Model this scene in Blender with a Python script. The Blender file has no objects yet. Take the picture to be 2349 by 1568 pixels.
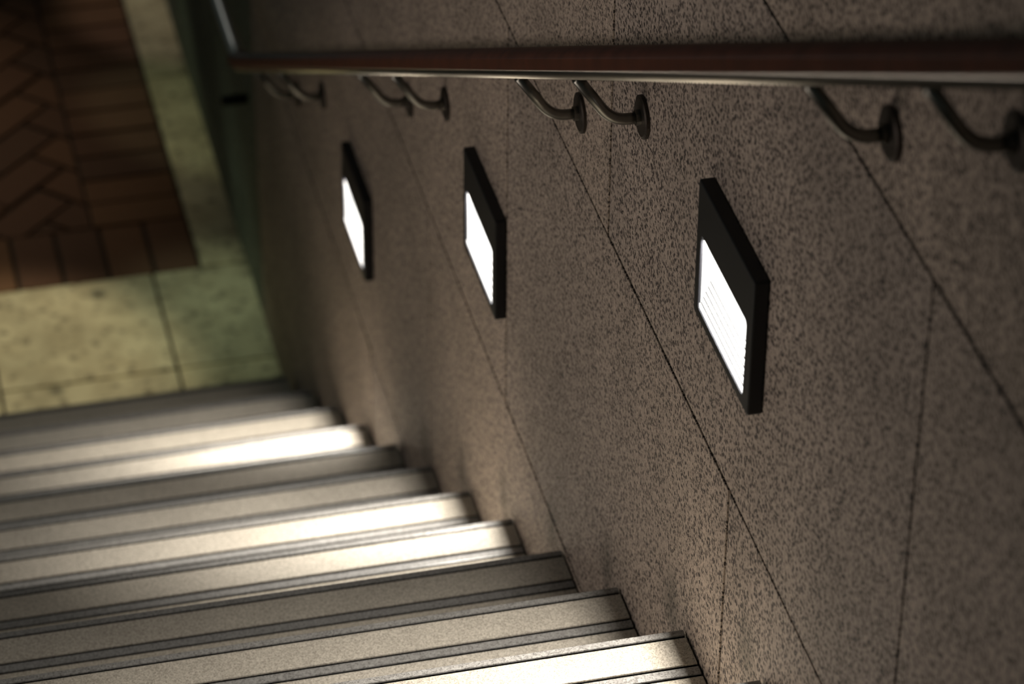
import bpy, bmesh, math, random
from mathutils import Vector, Matrix

sc = bpy.context.scene
COL = sc.collection
random.seed(7)

# ------------------------------------------------------------------ camera
CAM = Vector((-0.9705, -6.0345, 4.4349))
RIGHT = Vector((0.97226201, -0.23380459, 0.0064802))
DOWN = Vector((-0.13050921, -0.56528954, -0.81450296))
FWD = Vector((0.19409772, 0.79106457, -0.5801232))
cd = bpy.data.cameras.new('camera')
cd.sensor_fit = 'HORIZONTAL'
cd.sensor_width = 36.0
cd.lens = 7628.28 / 2349.0 * 36.0
cd.clip_start = 0.05
cd.clip_end = 100.0
cd.dof.use_dof = True
cd.dof.focus_distance = 4.05
cd.dof.aperture_fstop = 5.1
co = bpy.data.objects.new('camera', cd)
COL.objects.link(co)
mw = Matrix.Identity(4)
for r in range(3):
    mw[r][0] = RIGHT[r]
    mw[r][1] = -DOWN[r]
    mw[r][2] = -FWD[r]
    mw[r][3] = CAM[r]
co.matrix_world = mw
sc.camera = co

# ------------------------------------------------------------------ world, exposure
w = bpy.data.worlds.new('world')
sc.world = w
w.use_nodes = True
w.node_tree.nodes['Background'].inputs[0].default_value = (0.72, 0.92, 0.85, 1)
w.node_tree.nodes['Background'].inputs[1].default_value = 0.034
vs = sc.view_settings
vs.view_transform = 'Standard'
vs.look = 'None'
vs.exposure = 0.0
vs.gamma = 1.0
vs.use_curve_mapping = False


def aim(o, target):
    d = Vector(target) - o.location
    o.rotation_euler = d.to_track_quat('-Z', 'Y').to_euler()


def area(name, loc, target, sx, sy, power, col):
    l = bpy.data.lights.new(name, 'AREA')
    l.shape = 'RECTANGLE'
    l.size, l.size_y = sx, sy
    l.energy = power
    l.color = col
    o = bpy.data.objects.new(name, l)
    COL.objects.link(o)
    o.location = loc
    aim(o, target)
    return o


def spot(name, loc, target, power, angle, blend, col, radius=0.05):
    l = bpy.data.lights.new(name, 'SPOT')
    l.energy = power
    l.spot_size = math.radians(angle)
    l.spot_blend = blend
    l.shadow_soft_size = radius
    l.color = col
    o = bpy.data.objects.new(name, l)
    COL.objects.link(o)
    o.location = loc
    aim(o, target)
    return o


T = 0.30
R = 0.1733
FLOOR = -R
RX0 = -0.085
# added fill lights across the stairs that brighten the panelled wall (outside the frame)
for yy in (-3.2, -2.0):
    fl_ = area('added_wall_fill', (-4.5, yy, -yy / T * R + 0.78), (0, yy, -yy / T * R + 0.70), 1.2, 1.0, 2.6, (1.0, 0.87, 0.78))
    fl_.data.spread = math.radians(56)
# added spots aimed at parts of the landing and its rail (outside the frame)
spot('added_landing_spot', (-1.9, 2.6, 3.2), (-0.55, 0.44, FLOOR), 330.0, 10.5, 0.7, (1.0, 0.90, 0.60))
spot('added_landing_spot', (-1.2, 3.2, 3.0), (-0.08, 0.50, FLOOR), 125.0, 8.5, 0.9, (0.84, 1.0, 0.68))
spot('added_landing_spot', (-2.6, 5.0, 3.4), (-0.03, 1.98, FLOOR), 200.0, 4.6, 0.25, (1.0, 0.86, 0.66))
spot('added_landing_spot', (-2.2, 4.6, 3.0), (-0.03, 1.45, FLOOR), 105.0, 5.4, 0.25, (0.9, 1.0, 0.60))
spot('added_landing_spot', (-0.9, 3.6, 3.05), (RX0, 0.45, 0.82), 13.0, 14.0, 0.8, (1.0, 0.97, 0.9), 0.2)
spot('added_landing_spot', (-2.2, 3.8, 4.0), (-0.95, 1.45, FLOOR), 170.0, 23.0, 1.0, (1.0, 0.85, 0.6))


# ------------------------------------------------------------------ materials
def mat(name):
    m = bpy.data.materials.new(name)
    m.use_nodes = True
    nt = m.node_tree
    return m, nt, nt.nodes['Principled BSDF']


def granite(name, light, mid, dark, speck=230.0, cover=0.47, soft=0.06, rough=0.6, bump=0.25, tone=0.18, blotch=None, spec=0.4, stains_shade=(), stain_shade_col=(0.06, 0.062, 0.05)):
    m, nt, b = mat(name)
    N, L = nt.nodes, nt.links
    geo = N.new('ShaderNodeNewGeometry')

    def noise(scale, detail, rgh=0.5):
        n = N.new('ShaderNodeTexNoise')
        n.inputs['Scale'].default_value = scale
        n.inputs['Detail'].default_value = detail
        n.inputs['Roughness'].default_value = rgh
        L.new(geo.outputs['Position'], n.inputs['Vector'])
        return n

    def ramp(src, p0, p1, c0, c1):
        r = N.new('ShaderNodeValToRGB')
        r.color_ramp.elements[0].position = p0
        r.color_ramp.elements[1].position = p1
        r.color_ramp.elements[0].color = c0
        r.color_ramp.elements[1].color = c1
        L.new(src, r.inputs[0])
        return r

    def mix(kind, fac, a, c):
        x = N.new('ShaderNodeMix')
        x.data_type = 'RGBA'
        x.blend_type = kind
        for s, v in ((x.inputs[0], fac), (x.inputs[6], a), (x.inputs[7], c)):
            if hasattr(v, 'links'):
                L.new(v, s)
            else:
                s.default_value = v
        return x.outputs[2]
    n1 = noise(speck, 2.0, 0.6)
    n2 = noise(speck * 0.42, 1.0)
    n3 = noise(3.2, 3.0, 0.6)
    base = ramp(n2.outputs[0], 0.36, 0.66, (*mid, 1), (*light, 1))
    vo = N.new('ShaderNodeTexVoronoi')
    vo.inputs['Scale'].default_value = speck * 0.82
    L.new(geo.outputs['Position'], vo.inputs['Vector'])
    sx = N.new('ShaderNodeSeparateColor')
    L.new(vo.outputs['Color'], sx.inputs[0])

    def math_(op, a, c, d=None):
        q = N.new('ShaderNodeMath')
        q.operation = op
        for s, v in zip(q.inputs, (a, c, d)):
            if v is None:
                continue
            if hasattr(v, 'links'):
                L.new(v, s)
            else:
                s.default_value = v
        return q.outputs[0]
    # distance to the grain centre, grains of random size, ragged by the noise
    val = math_('MULTIPLY_ADD', sx.outputs[0], 0.55, vo.outputs['Distance'])
    val = math_('MULTIPLY_ADD', n1.outputs[0], 0.9, val)
    val = math_('MULTIPLY', val, 0.5)
    mask = ramp(val, (cover + 0.45 - soft) / 2, (cover + 0.45 + soft) / 2, (1, 1, 1, 1), (0, 0, 0, 1))
    col = mix('MIX', mask.outputs[0], base.outputs[0], (*dark, 1))
    tn = ramp(n3.outputs[0], 0.3, 0.7, (1 - tone, 1 - tone, 1 - tone, 1), (1 + tone, 1 + tone, 1 + tone, 1))
    col = mix('MULTIPLY', 1.0, col, tn.outputs[0])
    oi = N.new('ShaderNodeObjectInfo')
    rr = ramp(oi.outputs['Random'], 0.0, 1.0, (0.92, 0.93, 0.95, 1), (1.06, 1.05, 1.03, 1))
    col = mix('MULTIPLY', 1.0, col, rr.outputs[0])
    if blotch:
        n4 = noise(blotch[0], 4.0, 0.65)
        bm = ramp(n4.outputs[0], blotch[1], blotch[1] + 0.14, (0, 0, 0, 1), (1, 1, 1, 1))
        col = mix('MIX', bm.outputs[0], col, (*blotch[2], 1))
    for (sx_, sy_, sz_, sr, sf) in stains_shade:  # blends both real stains and painted shade into the colour
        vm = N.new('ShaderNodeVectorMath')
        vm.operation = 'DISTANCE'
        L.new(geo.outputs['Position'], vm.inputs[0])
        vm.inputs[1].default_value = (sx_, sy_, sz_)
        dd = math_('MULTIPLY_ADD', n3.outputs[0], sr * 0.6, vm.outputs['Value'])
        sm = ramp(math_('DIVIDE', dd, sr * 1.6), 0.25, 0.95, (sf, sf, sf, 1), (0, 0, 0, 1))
        col = mix('MIX', sm.outputs[0], col, (*stain_shade_col, 1))
    L.new(col, b.inputs['Base Color'])
    b.inputs['Roughness'].default_value = rough
    b.inputs['Specular IOR Level'].default_value = spec
    if bump:
        bn = N.new('ShaderNodeBump')
        bn.inputs['Strength'].default_value = bump
        bn.inputs['Distance'].default_value = 0.002
        L.new(n1.outputs[0], bn.inputs['Height'])
        L.new(bn.outputs[0], b.inputs['Normal'])
    return m


def plain(name, col, rough=0.5, metal=0.0, var=0.0, scale=40.0, spec=0.5, coat=0.0):
    m, nt, b = mat(name)
    N, L = nt.nodes, nt.links
    n = N.new('ShaderNodeTexNoise')
    n.inputs['Scale'].default_value = scale
    n.inputs['Detail'].default_value = 3.0
    g = N.new('ShaderNodeNewGeometry')
    L.new(g.outputs['Position'], n.inputs['Vector'])
    r = N.new('ShaderNodeValToRGB')
    r.color_ramp.elements[0].position = 0.3
    r.color_ramp.elements[1].position = 0.7
    r.color_ramp.elements[0].color = (*[c * (1 - var) for c in col], 1)
    r.color_ramp.elements[1].color = (*[c * (1 + var) for c in col], 1)
    L.new(n.outputs[0], r.inputs[0])
    L.new(r.outputs[0], b.inputs['Base Color'])
    b.inputs['Roughness'].default_value = rough
    b.inputs['Metallic'].default_value = metal
    b.inputs['Specular IOR Level'].default_value = spec
    b.inputs['Coat Weight'].default_value = coat
    b.inputs['Coat Roughness'].default_value = 0.2
    return m


def brick_mat(name, c0, c1):
    m, nt, b = mat(name)
    N, L = nt.nodes, nt.links
    oi = N.new('ShaderNodeObjectInfo')
    r = N.new('ShaderNodeValToRGB')
    r.color_ramp.elements[0].color = (*c0, 1)
    r.color_ramp.elements[1].color = (*c1, 1)
    e = r.color_ramp.elements.new(0.5)
    e.color = (c0[0] * .5 + c1[0] * .5, c0[1] * .5 + c1[1] * .45, c0[2] * .5 + c1[2] * .5, 1)
    L.new(oi.outputs['Random'], r.inputs[0])
    g = N.new('ShaderNodeNewGeometry')
    n = N.new('ShaderNodeTexNoise')
    n.inputs['Scale'].default_value = 90
    n.inputs['Detail'].default_value = 4
    L.new(g.outputs['Position'], n.inputs['Vector'])
    r2 = N.new('ShaderNodeValToRGB')
    r2.color_ramp.elements[0].color = (.6, .6, .6, 1)
    r2.color_ramp.elements[1].color = (1.3, 1.3, 1.3, 1)
    L.new(n.outputs[0], r2.inputs[0])
    x = N.new('ShaderNodeMix')
    x.data_type = 'RGBA'
    x.blend_type = 'MULTIPLY'
    x.inputs[0].default_value = 1
    L.new(r.outputs[0], x.inputs[6])
    L.new(r2.outputs[0], x.inputs[7])
    L.new(x.outputs[2], b.inputs['Base Color'])
    b.inputs['Roughness'].default_value = 0.75
    return m


def glow(name, col, strength):
    m, nt, b = mat(name)
    b.inputs['Base Color'].default_value = (0.04, 0.04, 0.04, 1)
    b.inputs['Emission Color'].default_value = (*col, 1)
    b.inputs['Emission Strength'].default_value = strength
    b.inputs['Roughness'].default_value = 0.5
    b.inputs['Specular IOR Level'].default_value = 0.05
    return m


M = {}
# shade at the step corners painted into the wall colour, and two spots on a landing slab
WALL_CORNER_SHADE = [(0, 0.065 - 0.3 * k, 0.1733 * k + dz, rr_, f_) for k in (5, 6, 7, 8, 9, 10, 11) for dz, rr_, f_ in ((-0.020, 0.038, 0.5), (0.022, 0.030, 0.35))]
SLAB_STAINS = [(-0.364, 0.67, -0.1733, 0.024, 1.0), (-0.511, 0.30, -0.1733, 0.021, 0.85), (-0.29, 0.60, -0.1733, 0.015, 0.4)]
M['wall'] = granite('pink_granite', (0.50, 0.415, 0.35), (0.35, 0.29, 0.245), (0.060, 0.050, 0.046), speck=285.0, cover=0.685, soft=0.12, rough=0.65, tone=0.16, spec=0.25, stains_shade=WALL_CORNER_SHADE)
M['wall_dark'] = granite('dark_green_granite', (0.17, 0.19, 0.16), (0.12, 0.14, 0.12), (0.03, 0.035, 0.03), speck=160.0, cover=0.46, rough=0.65, tone=0.2, spec=0.25)
M['step_rough'] = granite('beige_flamed_granite', (0.60, 0.55, 0.47), (0.46, 0.42, 0.355), (0.27, 0.24, 0.20), speck=620.0, cover=0.60, soft=0.3, rough=0.62, bump=0.35, tone=0.14)
M['step_smooth'] = granite('grey_honed_granite', (0.32, 0.315, 0.305), (0.23, 0.225, 0.22), (0.11, 0.105, 0.10), speck=560.0, cover=0.55, soft=0.25, rough=0.30, bump=0.05, tone=0.12, spec=0.55)
M['slab'] = granite('cream_stone', (0.78, 0.70, 0.48), (0.62, 0.54, 0.36), (0.33, 0.28, 0.19), speck=48.0, cover=0.44, soft=0.2, rough=0.75, bump=0.2, tone=0.25, blotch=(7.0, 0.66, (0.20, 0.17, 0.10)), stains_shade=SLAB_STAINS)
M['mortar'] = plain('dark_mortar', (0.012, 0.011, 0.010), 0.9, var=0.3)
M['grout'] = plain('grey_grout', (0.016, 0.013, 0.010), 0.9, var=0.3)
M['brick'] = brick_mat('brown_paver', (0.10, 0.042, 0.020), (0.19, 0.085, 0.035))
M['black'] = plain('black_paint', (0.0048, 0.0052, 0.0072), 0.5, var=0.15, scale=200, spec=0.4)
M['slot'] = plain('black_slot', (0.002, 0.002, 0.002), 0.9, spec=0.0)
M['glow'] = glow('lit_diffuser', (1.0, 0.985, 0.95), 1.7)
M['steel'] = plain('brushed_steel', (0.42, 0.40, 0.36), 0.2, metal=1.0, var=0.06, scale=15)
M['steel_dark'] = plain('dull_steel', (0.19, 0.185, 0.165), 0.33, metal=1.0, var=0.1, scale=60)
M['steel_pipe'] = plain('satin_steel', (0.55, 0.55, 0.53), 0.36, metal=1.0, var=0.08, scale=30)
M['flange'] = plain('tarnished_steel', (0.06, 0.05, 0.043), 0.5, metal=0.8, var=0.2, scale=80)
M['wood'] = plain('varnished_wood', (0.085, 0.026, 0.014), 0.40, var=0.25, scale=30, coat=0.35)


# ------------------------------------------------------------------ mesh helpers
def mesh_obj(name, bm, m, parent=None):
    bmesh.ops.recalc_face_normals(bm, faces=bm.faces[:])
    me = bpy.data.meshes.new(name)
    bm.to_mesh(me)
    bm.free()
    me.materials.append(m)
    o = bpy.data.objects.new(name, me)
    COL.objects.link(o)
    if parent:
        o.parent = parent
    return o


def box(bm, x0, x1, y0, y1, z0, z1, bevel=0.0):
    vs_ = [bm.verts.new((x, y, z)) for x in (x0, x1) for y in (y0, y1) for z in (z0, z1)]
    fs = [(0, 1, 3, 2), (4, 6, 7, 5), (0, 4, 5, 1), (2, 3, 7, 6), (0, 2, 6, 4), (1, 5, 7, 3)]
    ff = [bm.faces.new([vs_[i] for i in f]) for f in fs]
    if bevel:
        es = list({e for f in ff for e in f.edges})
        bmesh.ops.recalc_face_normals(bm, faces=ff)
        bmesh.ops.bevel(bm, geom=es, offset=bevel, segments=2, affect='EDGES', profile=0.7)


def box_obj(name, b, m, parent=None, bevel=0.0):
    bm = bmesh.new()
    box(bm, *b, bevel=bevel)
    return mesh_obj(name, bm, m, parent)


def smooth(o):
    for p in o.data.polygons:
        p.use_smooth = True
    return o


def tube(bm, path, rad, seg=14, cap=True):
    rings = []
    n = len(path)
    prev = None
    for i, p in enumerate(path):
        p = Vector(p)
        a = Vector(path[max(0, i - 1)])
        c = Vector(path[min(n - 1, i + 1)])
        t = (c - a).normalized()
        ref = prev if prev is not None else (Vector((0, 1, 0)) if abs(t.y) < .9 else Vector((1, 0, 0)))
        u = (ref - t * ref.dot(t)).normalized()
        prev = u
        v = t.cross(u)
        rings.append([bm.verts.new(p + rad * (math.cos(2 * math.pi * k / seg) * u + math.sin(2 * math.pi * k / seg) * v)) for k in range(seg)])
    for a, b in zip(rings, rings[1:]):
        for k in range(seg):
            bm.faces.new((a[k], a[(k + 1) % seg], b[(k + 1) % seg], b[k]))
    if cap:
        bm.faces.new(rings[0])
        bm.faces.new(rings[-1])


def sweep(bm, path, frames, prof):
    """prof: list of (s, u); frames: list of (side, up) vectors"""
    rings = []
    for p, (s, u) in zip(path, frames):
        rings.append([bm.verts.new(Vector(p) + a * s + b * u) for a, b in prof])
    n = len(prof)
    for a, b in zip(rings, rings[1:]):
        for k in range(n):
            bm.faces.new((a[k], a[(k + 1) % n], b[(k + 1) % n], b[k]))
    bm.faces.new(rings[0])
    bm.faces.new(rings[-1])


def empty(name, loc=(0, 0, 0)):
    o = bpy.data.objects.new(name, None)
    COL.objects.link(o)
    o.location = loc
    return o


def tag(o, label, cat, group=None):
    o['label'] = label
    o['category'] = cat
    if group:
        o['group'] = group
    return o


# ------------------------------------------------------------------ the wall of granite panels
YBREAK = 0.40
wall = box_obj('wall_right', (0.046, 0.30, -6.2, 3.4, -0.6, 4.80), M['mortar'])
wall['kind'] = 'structure'
wall['label'] = 'tall wall clad in pink speckled granite panels beside the stairs'
ZB = [-0.594, 0.0690, 0.7325, 1.3956, 2.0601, 2.7226, 3.386, 4.0495, 4.713]
GAP = 0.0026
# vertical joints of a course: one reference joint and a pitch of 1.0975
REF = {1: -0.945, 2: -0.391, 3: -2.0425, 4: -2.595, 5: -3.135, 6: -2.595, 7: -3.135, 0: -0.391}
PW = 1.0975


def stair_z(y):
    """underside limit of the panels: they reach a little below the treads"""
    if y > 0:
        return FLOOR
    return -y / T * R


for c in range(8):
    z0, z1 = ZB[c] + GAP, ZB[c + 1] - GAP
    js = []
    y = REF[c] - 6 * PW
    while y < 3.5:
        if -6.1 < y < 3.4 and abs(y - YBREAK) > 0.12:
            js.append(y)
        y += PW
    js = sorted(js + [-6.15, YBREAK, 3.4])
    for ya, yb in zip(js, js[1:]):
        zz0 = z0
        if yb > 0.0:
            zz0 = max(z0, FLOOR + 0.058)
        low = stair_z(yb) - 0.45 if yb <= 0 else FLOOR - 0.02
        if z1 < low:
            continue
        if z1 - zz0 < 0.03:
            continue
        far = ya >= YBREAK - 0.001
        jit = random.uniform(-0.0006, 0.0006)
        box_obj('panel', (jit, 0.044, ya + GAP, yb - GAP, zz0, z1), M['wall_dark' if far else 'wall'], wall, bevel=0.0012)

# ------------------------------------------------------------------ the floor at the foot of the stairs
floor = box_obj('floor', (-4.6, 0.045, 0.0, 3.4, FLOOR - 0.25, FLOOR - 0.012), M['grout'])
floor['kind'] = 'structure'
floor['label'] = 'landing paved with cream slabs and brown brick pavers'
jx = [-4.42, -4.0, -3.58, -3.16, -2.74, -2.32, -1.90, -1.48, -1.06, -0.64, -0.222, 0.044]
g = 0.004
for a, b in zip(jx, jx[1:]):
    box_obj('slab', (a + g, b - g, 0.004, 0.318, FLOOR - 0.03, FLOOR + random.uniform(-.001, .001)), M['slab'], floor, bevel=0.003)
    box_obj('slab', (a + g, b - g, 0.325, 0.728, FLOOR - 0.03, FLOOR + random.uniform(-.001, .001)), M['slab'], floor, bevel=0.003)
yy = 0.735
while yy < 3.3:
    box_obj('slab', (-0.098, 0.044, yy, yy + 0.92, FLOOR - 0.03, FLOOR), M['slab'], floor, bevel=0.003)
    yy += 0.926


def brick_box(x0, x1, y0, y1):
    dz = random.uniform(-0.0025, 0.001)
    o = box_obj('brick', (x0, x1, y0, y1, FLOOR - 0.04, FLOOR - 0.004 + dz), M['brick'], floor, bevel=0.003)


# border course along the wall side strip and along the slabs
yy = 0.975
while yy < 3.3:
    brick_box(-0.333, -0.108, yy, yy + 0.101)
    yy += 0.1115
xx = -0.106
while xx > -1.5:
    brick_box(xx - 0.101, xx, 0.738, 0.968)
    xx -= 0.1115


def clip(poly, nx, ny, d):
    out = []
    for i in range(len(poly)):
        a, b = poly[i], poly[(i + 1) % len(poly)]
        fa, fb = nx * a[0] + ny * a[1] - d, nx * b[0] + ny * b[1] - d
        if fa <= 0:
            out.append(a)
        if fa * fb < 0:
            t = fa / (fa - fb)
            out.append((a[0] + t * (b[0] - a[0]), a[1] + t * (b[1] - a[1])))
    return out


# herringbone at 45 degrees
U = 0.1135
c45 = math.sqrt(0.5)
for i in range(-16, 17):
    for j in range(-16, 17):
        # one brick lies across cells (i,j),(i+1,j), the next stands on (i,j),(i,j+1)
        d = (i - j) % 4
        if d == 0:
            r = (i, i + 2, j, j + 1)
        elif d == 3:
            r = (i, i + 1, j, j + 2)
        else:
            continue
        x0, x1, y0, y1 = [v * U for v in r]
        e = 0.0048
        x0 += e; x1 -= e; y0 += e; y1 -= e
        P = [((x - y) * c45 - 0.85, (x + y) * c45 + 1.75) for x, y in ((x0, y0), (x1, y0), (x1, y1), (x0, y1))]
        P = clip(P, 1, 0, -0.3395)
        if len(P) > 2:
            P = clip(P, 0, -1, -0.9745)
        if len(P) > 2:
            P = clip(P, -1, 0, 1.5)
        if len(P) > 2:
            P = clip(P, 0, 1, 3.0)
        if len(P) < 3:
            continue
        ar = abs(sum(P[q][0] * P[(q + 1) % len(P)][1] - P[(q + 1) % len(P)][0] * P[q][1] for q in range(len(P)))) / 2
        if ar < 0.0004:
            continue
        bm = bmesh.new()
        zt = FLOOR - 0.004 + random.uniform(-0.0025, 0.001)
        lo = [bm.verts.new((x, y, FLOOR - 0.04)) for x, y in P]
        cx = sum(p[0] for p in P) / len(P)
        cy = sum(p[1] for p in P) / len(P)
        hi = [bm.verts.new((x, y, zt - 0.003)) for x, y in P]
        tp = [bm.verts.new((x + (cx - x) * .04, y + (cy - y) * .04, zt)) for x, y in P]
        n = len(P)
        for q in range(n):
            bm.faces.new((lo[q], lo[(q + 1) % n], hi[(q + 1) % n], hi[q]))
            bm.faces.new((hi[q], hi[(q + 1) % n], tp[(q + 1) % n], tp[q]))
        bm.faces.new(tp)
        bm.faces.new(lo[::-1])
        mesh_obj('brick', bm, M['brick'], floor)

trim = box_obj('trim_1', (0.036, 0.0455, 0.004, 3.4, FLOOR + 0.0005, FLOOR + 0.056), M['mortar'])
trim['kind'] = 'structure'
trim['label'] = 'dark recessed joint along the foot of the wall'

# ------------------------------------------------------------------ the stairs
stairs = empty('staircase', (-1.7, 0, FLOOR))
tag(stairs, 'broad flight of granite steps with grooved edges descending along the panelled wall', 'stairs')
stairs['kind'] = 'thing'
LEFT = -4.6
inv = Matrix.Translation(-stairs.location)


def part(o):
    o.matrix_parent_inverse = inv
    return o


ENDS = {0: -0.014, 1: -0.009, 2: -0.006, 3: -0.005}
for i in range(0, 17):
    xr = ENDS.get(i, -0.003)
    yn, zt = -i * T, i * R
    body = box_obj('step', (LEFT, xr, yn - T - 0.02, yn - 0.001, zt - R + 0.0005, zt - 0.010), M['step_rough'], stairs)
    part(body)
    for nm, a, b, mm in (('nosing_band', 0.0, 0.0100, 'step_smooth'), ('grip_band', 0.0155, 0.0650, 'step_rough'),
                         ('smooth_band', 0.0702, 0.0840, 'step_smooth'), ('back_band', 0.0892, T + 0.0, 'step_rough')):
        s = box_obj(nm, (LEFT, xr, yn - b, yn - a, zt - 0.0095, zt + (0.0004 if nm == 'grip_band' else 0)), M[mm], body, bevel=0.0012)
    for a, b in ((0.0101, 0.0154), (0.0651, 0.0701), (0.0841, 0.0891)):
        box_obj('groove', (LEFT, xr - 0.001, yn - b, yn - a, zt - 0.0095, zt - 0.0022), M['slot'], body)


# ------------------------------------------------------------------ step lights on the wall
LW, LH, LD = 0.2145, 0.179, 0.018


def make_lamp(yc, ztop, label):
    t = empty('wall_lamp', (0, yc, ztop - LH))
    tag(t, label, 'lamp', 'black step lights along the granite wall')
    a, b = LW / 2, -LW / 2           # far and near ends along y
    w0, w1 = b + 0.021, a - 0.018    # window
    zb, zt = 0.0145, 0.1135
    bm = bmesh.new()
    # housing: one ring of faces round the window opening, with outer bevel
    X0, X1 = -LD, -0.0015
    ch = 0.004
    outer = [(b, 0.0), (a, 0.0), (a, LH), (b, LH)]

    def rr(y0, y1, z0, z1, r, n=4):
        pts = []
        for cy, cz, s in ((y1 - r, z1 - r, 0), (y0 + r, z1 - r, 90), (y0 + r, z0 + r, 180), (y1 - r, z0 + r, 270)):
            for q in range(n + 1):
                th = math.radians(s + 90 * q / n)
                pts.append((cy + r * math.cos(th), cz + r * math.sin(th)))
        return pts
    loops = [
        [(X1, y, z) for y, z in rr(b, a, 0, LH, 0.004)],
        [(X0 + 0.0022, y, z) for y, z in rr(b, a, 0, LH, 0.004)],
        [(X0 + 0.0006, y, z) for y, z in rr(b + .0006, a - .0006, .0006, LH - .0006, 0.004)],
        [(X0, y, z) for y, z in rr(b + .0022, a - .0022, .0022, LH - .0022, 0.004)],
        [(X0, y, z) for y, z in rr(w0 - .001, w1 + .001, zb - .001, zt + .001, 0.007)],
        [(X0 + 0.001, y, z) for y, z in rr(w0, w1, zb, zt, 0.006)],
        [(X1, y, z) for y, z in rr(w0, w1, zb, zt, 0.006)],
    ]
    V = [[bm.verts.new(p) for p in lp] for lp in loops]
    n = len(V[0])
    for p, q_ in zip(V, V[1:]):
        for k in range(n):
            bm.faces.new((p[k], p[(k + 1) % n], q_[(k + 1) % n], q_[k]))
    for k in range(n):
        bm.faces.new((V[0][k], V[-1][k], V[-1][(k + 1) % n], V[0][(k + 1) % n]))
    mesh_obj('housing', bm, M['black'], t)
    box_obj('gasket', (-0.0015, 0.0, b + .003, a - .003, 0.003, LH - .003), M['slot'], t)
    box_obj('diffuser', (-0.0026, -0.0016, w0 + .0002, w1 - .0002, zb + .0002, zt - 0.0295), M['glow'], t)
    for ye, yf in ((w1 - 0.0006, w1), (w0, w0 + 0.0006)):
        box_obj('diffuser_end', (-0.0150, -0.0028, ye, yf, zb + 0.004, zt - 0.008), M['glow'], t)
    # stepped louvre at the foot of the window
    pz, dx = 0.0068, 0.0025
    for k in range(6):
        z0 = zb + 0.0003 + k * pz
        xf = -0.0168 + dx * k
        box_obj('louver_slat', (xf, -0.0027, w0 + .0008, w1 - .0008, z0, z0 + pz - 0.0012), M['glow'], t)
        box_obj('louver_shade_strip', (xf + 0.0018, -0.0028, w0 + .0008, w1 - .0008, z0 + pz - 0.0012, z0 + pz), M['slot'], t)  # black strip standing in for the shade between slats
    # the row of LEDs sits high in the recess behind the hood
    l = bpy.data.lights.new('led_row', 'AREA')
    l.shape = 'RECTANGLE'
    l.size, l.size_y = w1 - w0 - 0.004, 0.0095
    l.energy = 4.3
    l.color = (1.0, 0.93, 0.83)
    lo = bpy.data.objects.new('led_row', l)
    COL.objects.link(lo)
    lo.parent = t
    lo.location = (-0.0132, (w0 + w1) / 2, zt - 0.0045)
    l.spread = math.radians(88)
    # area lights shine along their -Z: turn it to -X, width along Y
    lo.rotation_euler = (Matrix.Rotation(math.radians(-74), 3, 'Y') @ Matrix(((0, 0, 1), (1, 0, 0), (0, 1, 0)))).to_euler()
    box_obj('led_board', (-0.0030, -0.0016, w0 + .0002, w1 - .0002, zt - 0.029, zt - 0.0003), M['black'], t)
    return t


make_lamp(-3.1345, 2.4215, 'black square step light nearest the camera, its louvre lines clear and sharp')
make_lamp(-1.9360, 1.7300, 'middle of the three black step lights, below the second pair of rail brackets')
make_lamp(-0.8900, 1.1020, 'black step light farthest down the stairs, blurred, near the handrail bend')


# ------------------------------------------------------------------ handrail and brackets
RX = -0.085
E_ = Vector((0, T, -R)).normalized()
UP = Vector((0, R, T)).normalized()
SIDE = Vector((1, 0, 0))
rail = empty('handrail', (RX, -3.0, 2.6))
tag(rail, 'dark red wooden handrail with a steel underside running down the granite wall', 'handrail')
rinv = Matrix.Translation(-rail.location)
HN = 0.803                   # underside above the nosing line


def line_pt(y, off=0.0):
    return Vector((RX, y, -y / T * R + HN)) + UP * off


YK = 0.02
path, frames = [], []
path.append(line_pt(-6.1)); frames.append((SIDE, UP))
path.append(line_pt(YK - 0.06)); frames.append((SIDE, UP))
knee = line_pt(YK)
for k in range(1, 4):
    f = k / 6
    a = line_pt(YK - 0.06)
    c = knee + Vector((0, 0.06, 0))
    p = (1 - f) ** 2 * a + 2 * f * (1 - f) * knee + f * f * c
    path.append(p)
    u = (UP * (1 - f) + Vector((0, 0, 1)) * f).normalized()
    frames.append((SIDE, u))


def rrprof(hw, u0, u1, r, n=6):
    pts = []
    for cs, cu, s in ((hw - r, u1 - r, 0), (-hw + r, u1 - r, 90), (-hw + r, u0 + r, 180), (hw - r, u0 + r, 270)):
        for q in range(n + 1):
            th = math.radians(s + 90 * q / n)
            pts.append((cs + r * math.cos(th), cu + r * math.sin(th)))
    return pts


bm = bmesh.new()
crown = [(0.0232 * math.cos(math.radians(a_)), 0.0318 + 0.0122 * math.sin(math.radians(a_))) for a_ in range(6, 178, 12)]
cap_prof = [(0.0225, 0.0160), (0.0240, 0.0178), (0.0240, 0.0312)] + crown + [(-0.0240, 0.0312), (-0.0240, 0.0178), (-0.0225, 0.0160)]
sweep(bm, path, frames, cap_prof)
o = mesh_obj('wooden_cap', bm, M['wood'], rail)
for p_ in o.data.polygons:
    p_.use_smooth = abs(p_.normal.dot(SIDE)) < 0.93 and p_.normal.z > 0; o.matrix_parent_inverse = rinv
bm = bmesh.new()
prof = [(0.018, 0.0160)] + [(0.018 * math.cos(math.radians(-k * 15)), 0.015 + 0.0115 * math.sin(math.radians(-k * 15))) for k in range(0, 13)] + [(-0.018, 0.0160)]
sweep(bm, path, frames, prof)
o = smooth(mesh_obj('steel_underside', bm, M['steel'], rail)); o.matrix_parent_inverse = rinv

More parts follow.
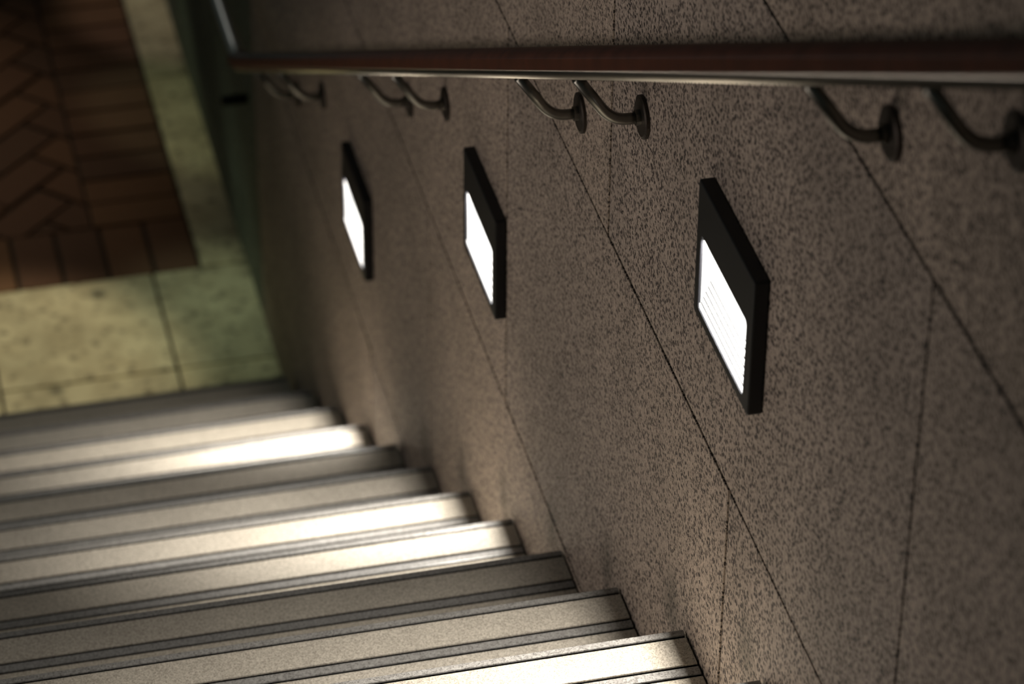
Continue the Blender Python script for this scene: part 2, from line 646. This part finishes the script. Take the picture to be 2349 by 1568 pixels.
# the level steel pipe that carries on along the landing
bm = bmesh.new()
up0 = path[-1] + frames[-1][1] * 0.026
lv = knee.z + 0.024
pp = [path[-3] + frames[-3][1] * 0.026, up0, Vector((RX, YK + 0.03, lv + 0.001)), Vector((RX, YK + 0.07, lv)), Vector((RX, YK + 1.0, lv)), Vector((RX, YK + 1.9, lv))]
tube(bm, pp, 0.0165, seg=20)
o = smooth(mesh_obj('landing_pipe', bm, M['steel_pipe'], rail)); o.matrix_parent_inverse = rinv
o['label'] = 'grey steel pipe along the landing'

FLH = 0.744
BR = [(-4.965, 'first bracket of the pair nearest the camera'), (-4.680, ''),
      (-3.848, 'nearest visible rail bracket, cut by the right edge of the photo'),
      (-3.560, 'steel rail bracket above and right of the nearest step light'),
      (-2.741, 'sharp steel rail bracket, nearer one of the pair left of the nearest step light'),
      (-2.453, 'sharp steel rail bracket, farther one of the pair left of the nearest step light'),
      (-1.634, 'dim rail bracket, nearer one of the pair just above the middle step light'),
      (-1.351, 'dim rail bracket, farther one of the pair just above the middle step light'),
      (-0.511, 'blurred rail bracket, nearer one of the last pair before the handrail bend'),
      (-0.215, 'blurred rail bracket, farther one of the last pair, closest to the handrail bend')]
proto = None
for y, lab in BR[2:]:
    loc = Vector((0, y, -y / T * R + FLH))
    t = empty('rail_bracket', loc)
    tag(t, lab, 'bracket', 'steel brackets under the handrail')
    if proto is None:
        zr = HN - FLH
        bm = bmesh.new()
        a = Vector((RX, 0, zr + 0.006))
        kx = Vector((-0.041, 0, 0))
        end = Vector((-0.003, 0, 0))
        pts = [a]
        p0 = kx + (a - kx).normalized() * 0.026
        p1 = kx + (end - kx).normalized() * 0.020
        for k in range(0, 9):
            f = k / 8
            pts.append((1 - f) ** 2 * p0 + 2 * f * (1 - f) * kx + f * f * p1)
        pts.append(end)
        tube(bm, pts, 0.0072)
        arm = smooth(mesh_obj('arm', bm, M['steel_dark'], t))
        bm = bmesh.new()
        path2 = [(-0.0055, 0, 0), (-0.005, 0, 0), (-0.0002, 0, 0)]
        rings = []
        for x, rd in ((-0.006, 0.024), (-0.0045, 0.0275), (-0.0002, 0.0275)):
            rings.append([bm.verts.new((x, rd * math.cos(2 * math.pi * k / 28), rd * math.sin(2 * math.pi * k / 28))) for k in range(28)])
        for p, q_ in zip(rings, rings[1:]):
            for k in range(28):
                bm.faces.new((p[k], p[(k + 1) % 28], q_[(k + 1) % 28], q_[k]))
        bm.faces.new(rings[0]); bm.faces.new(rings[-1])
        fl = mesh_obj('flange', bm, M['flange'], t)
        bm = bmesh.new()
        tube(bm, [(-0.012, 0, 0), (-0.0055, 0, 0)], 0.0098)
        co_ = mesh_obj('collar', bm, M['steel_dark'], t)
        proto = t
    else:
        for ch in (arm, fl, co_):
            n_ = ch.copy()
            COL.objects.link(n_)
            n_.parent = t

# ------------------------------------------------------------------ small dark pipe stub low on the wall
bm = bmesh.new()
tube(bm, [(0.0, 0, 0), (-0.055, 0, 0), (-0.060, 0, 0)], 0.0125, seg=20)
stub = smooth(mesh_obj('pipe_stub', bm, M['black']))
stub.location = (-0.001, 0.50, 0.435)
tag(stub, 'short dark pipe stub jutting from the dark wall past the handrail bend', 'pipe')
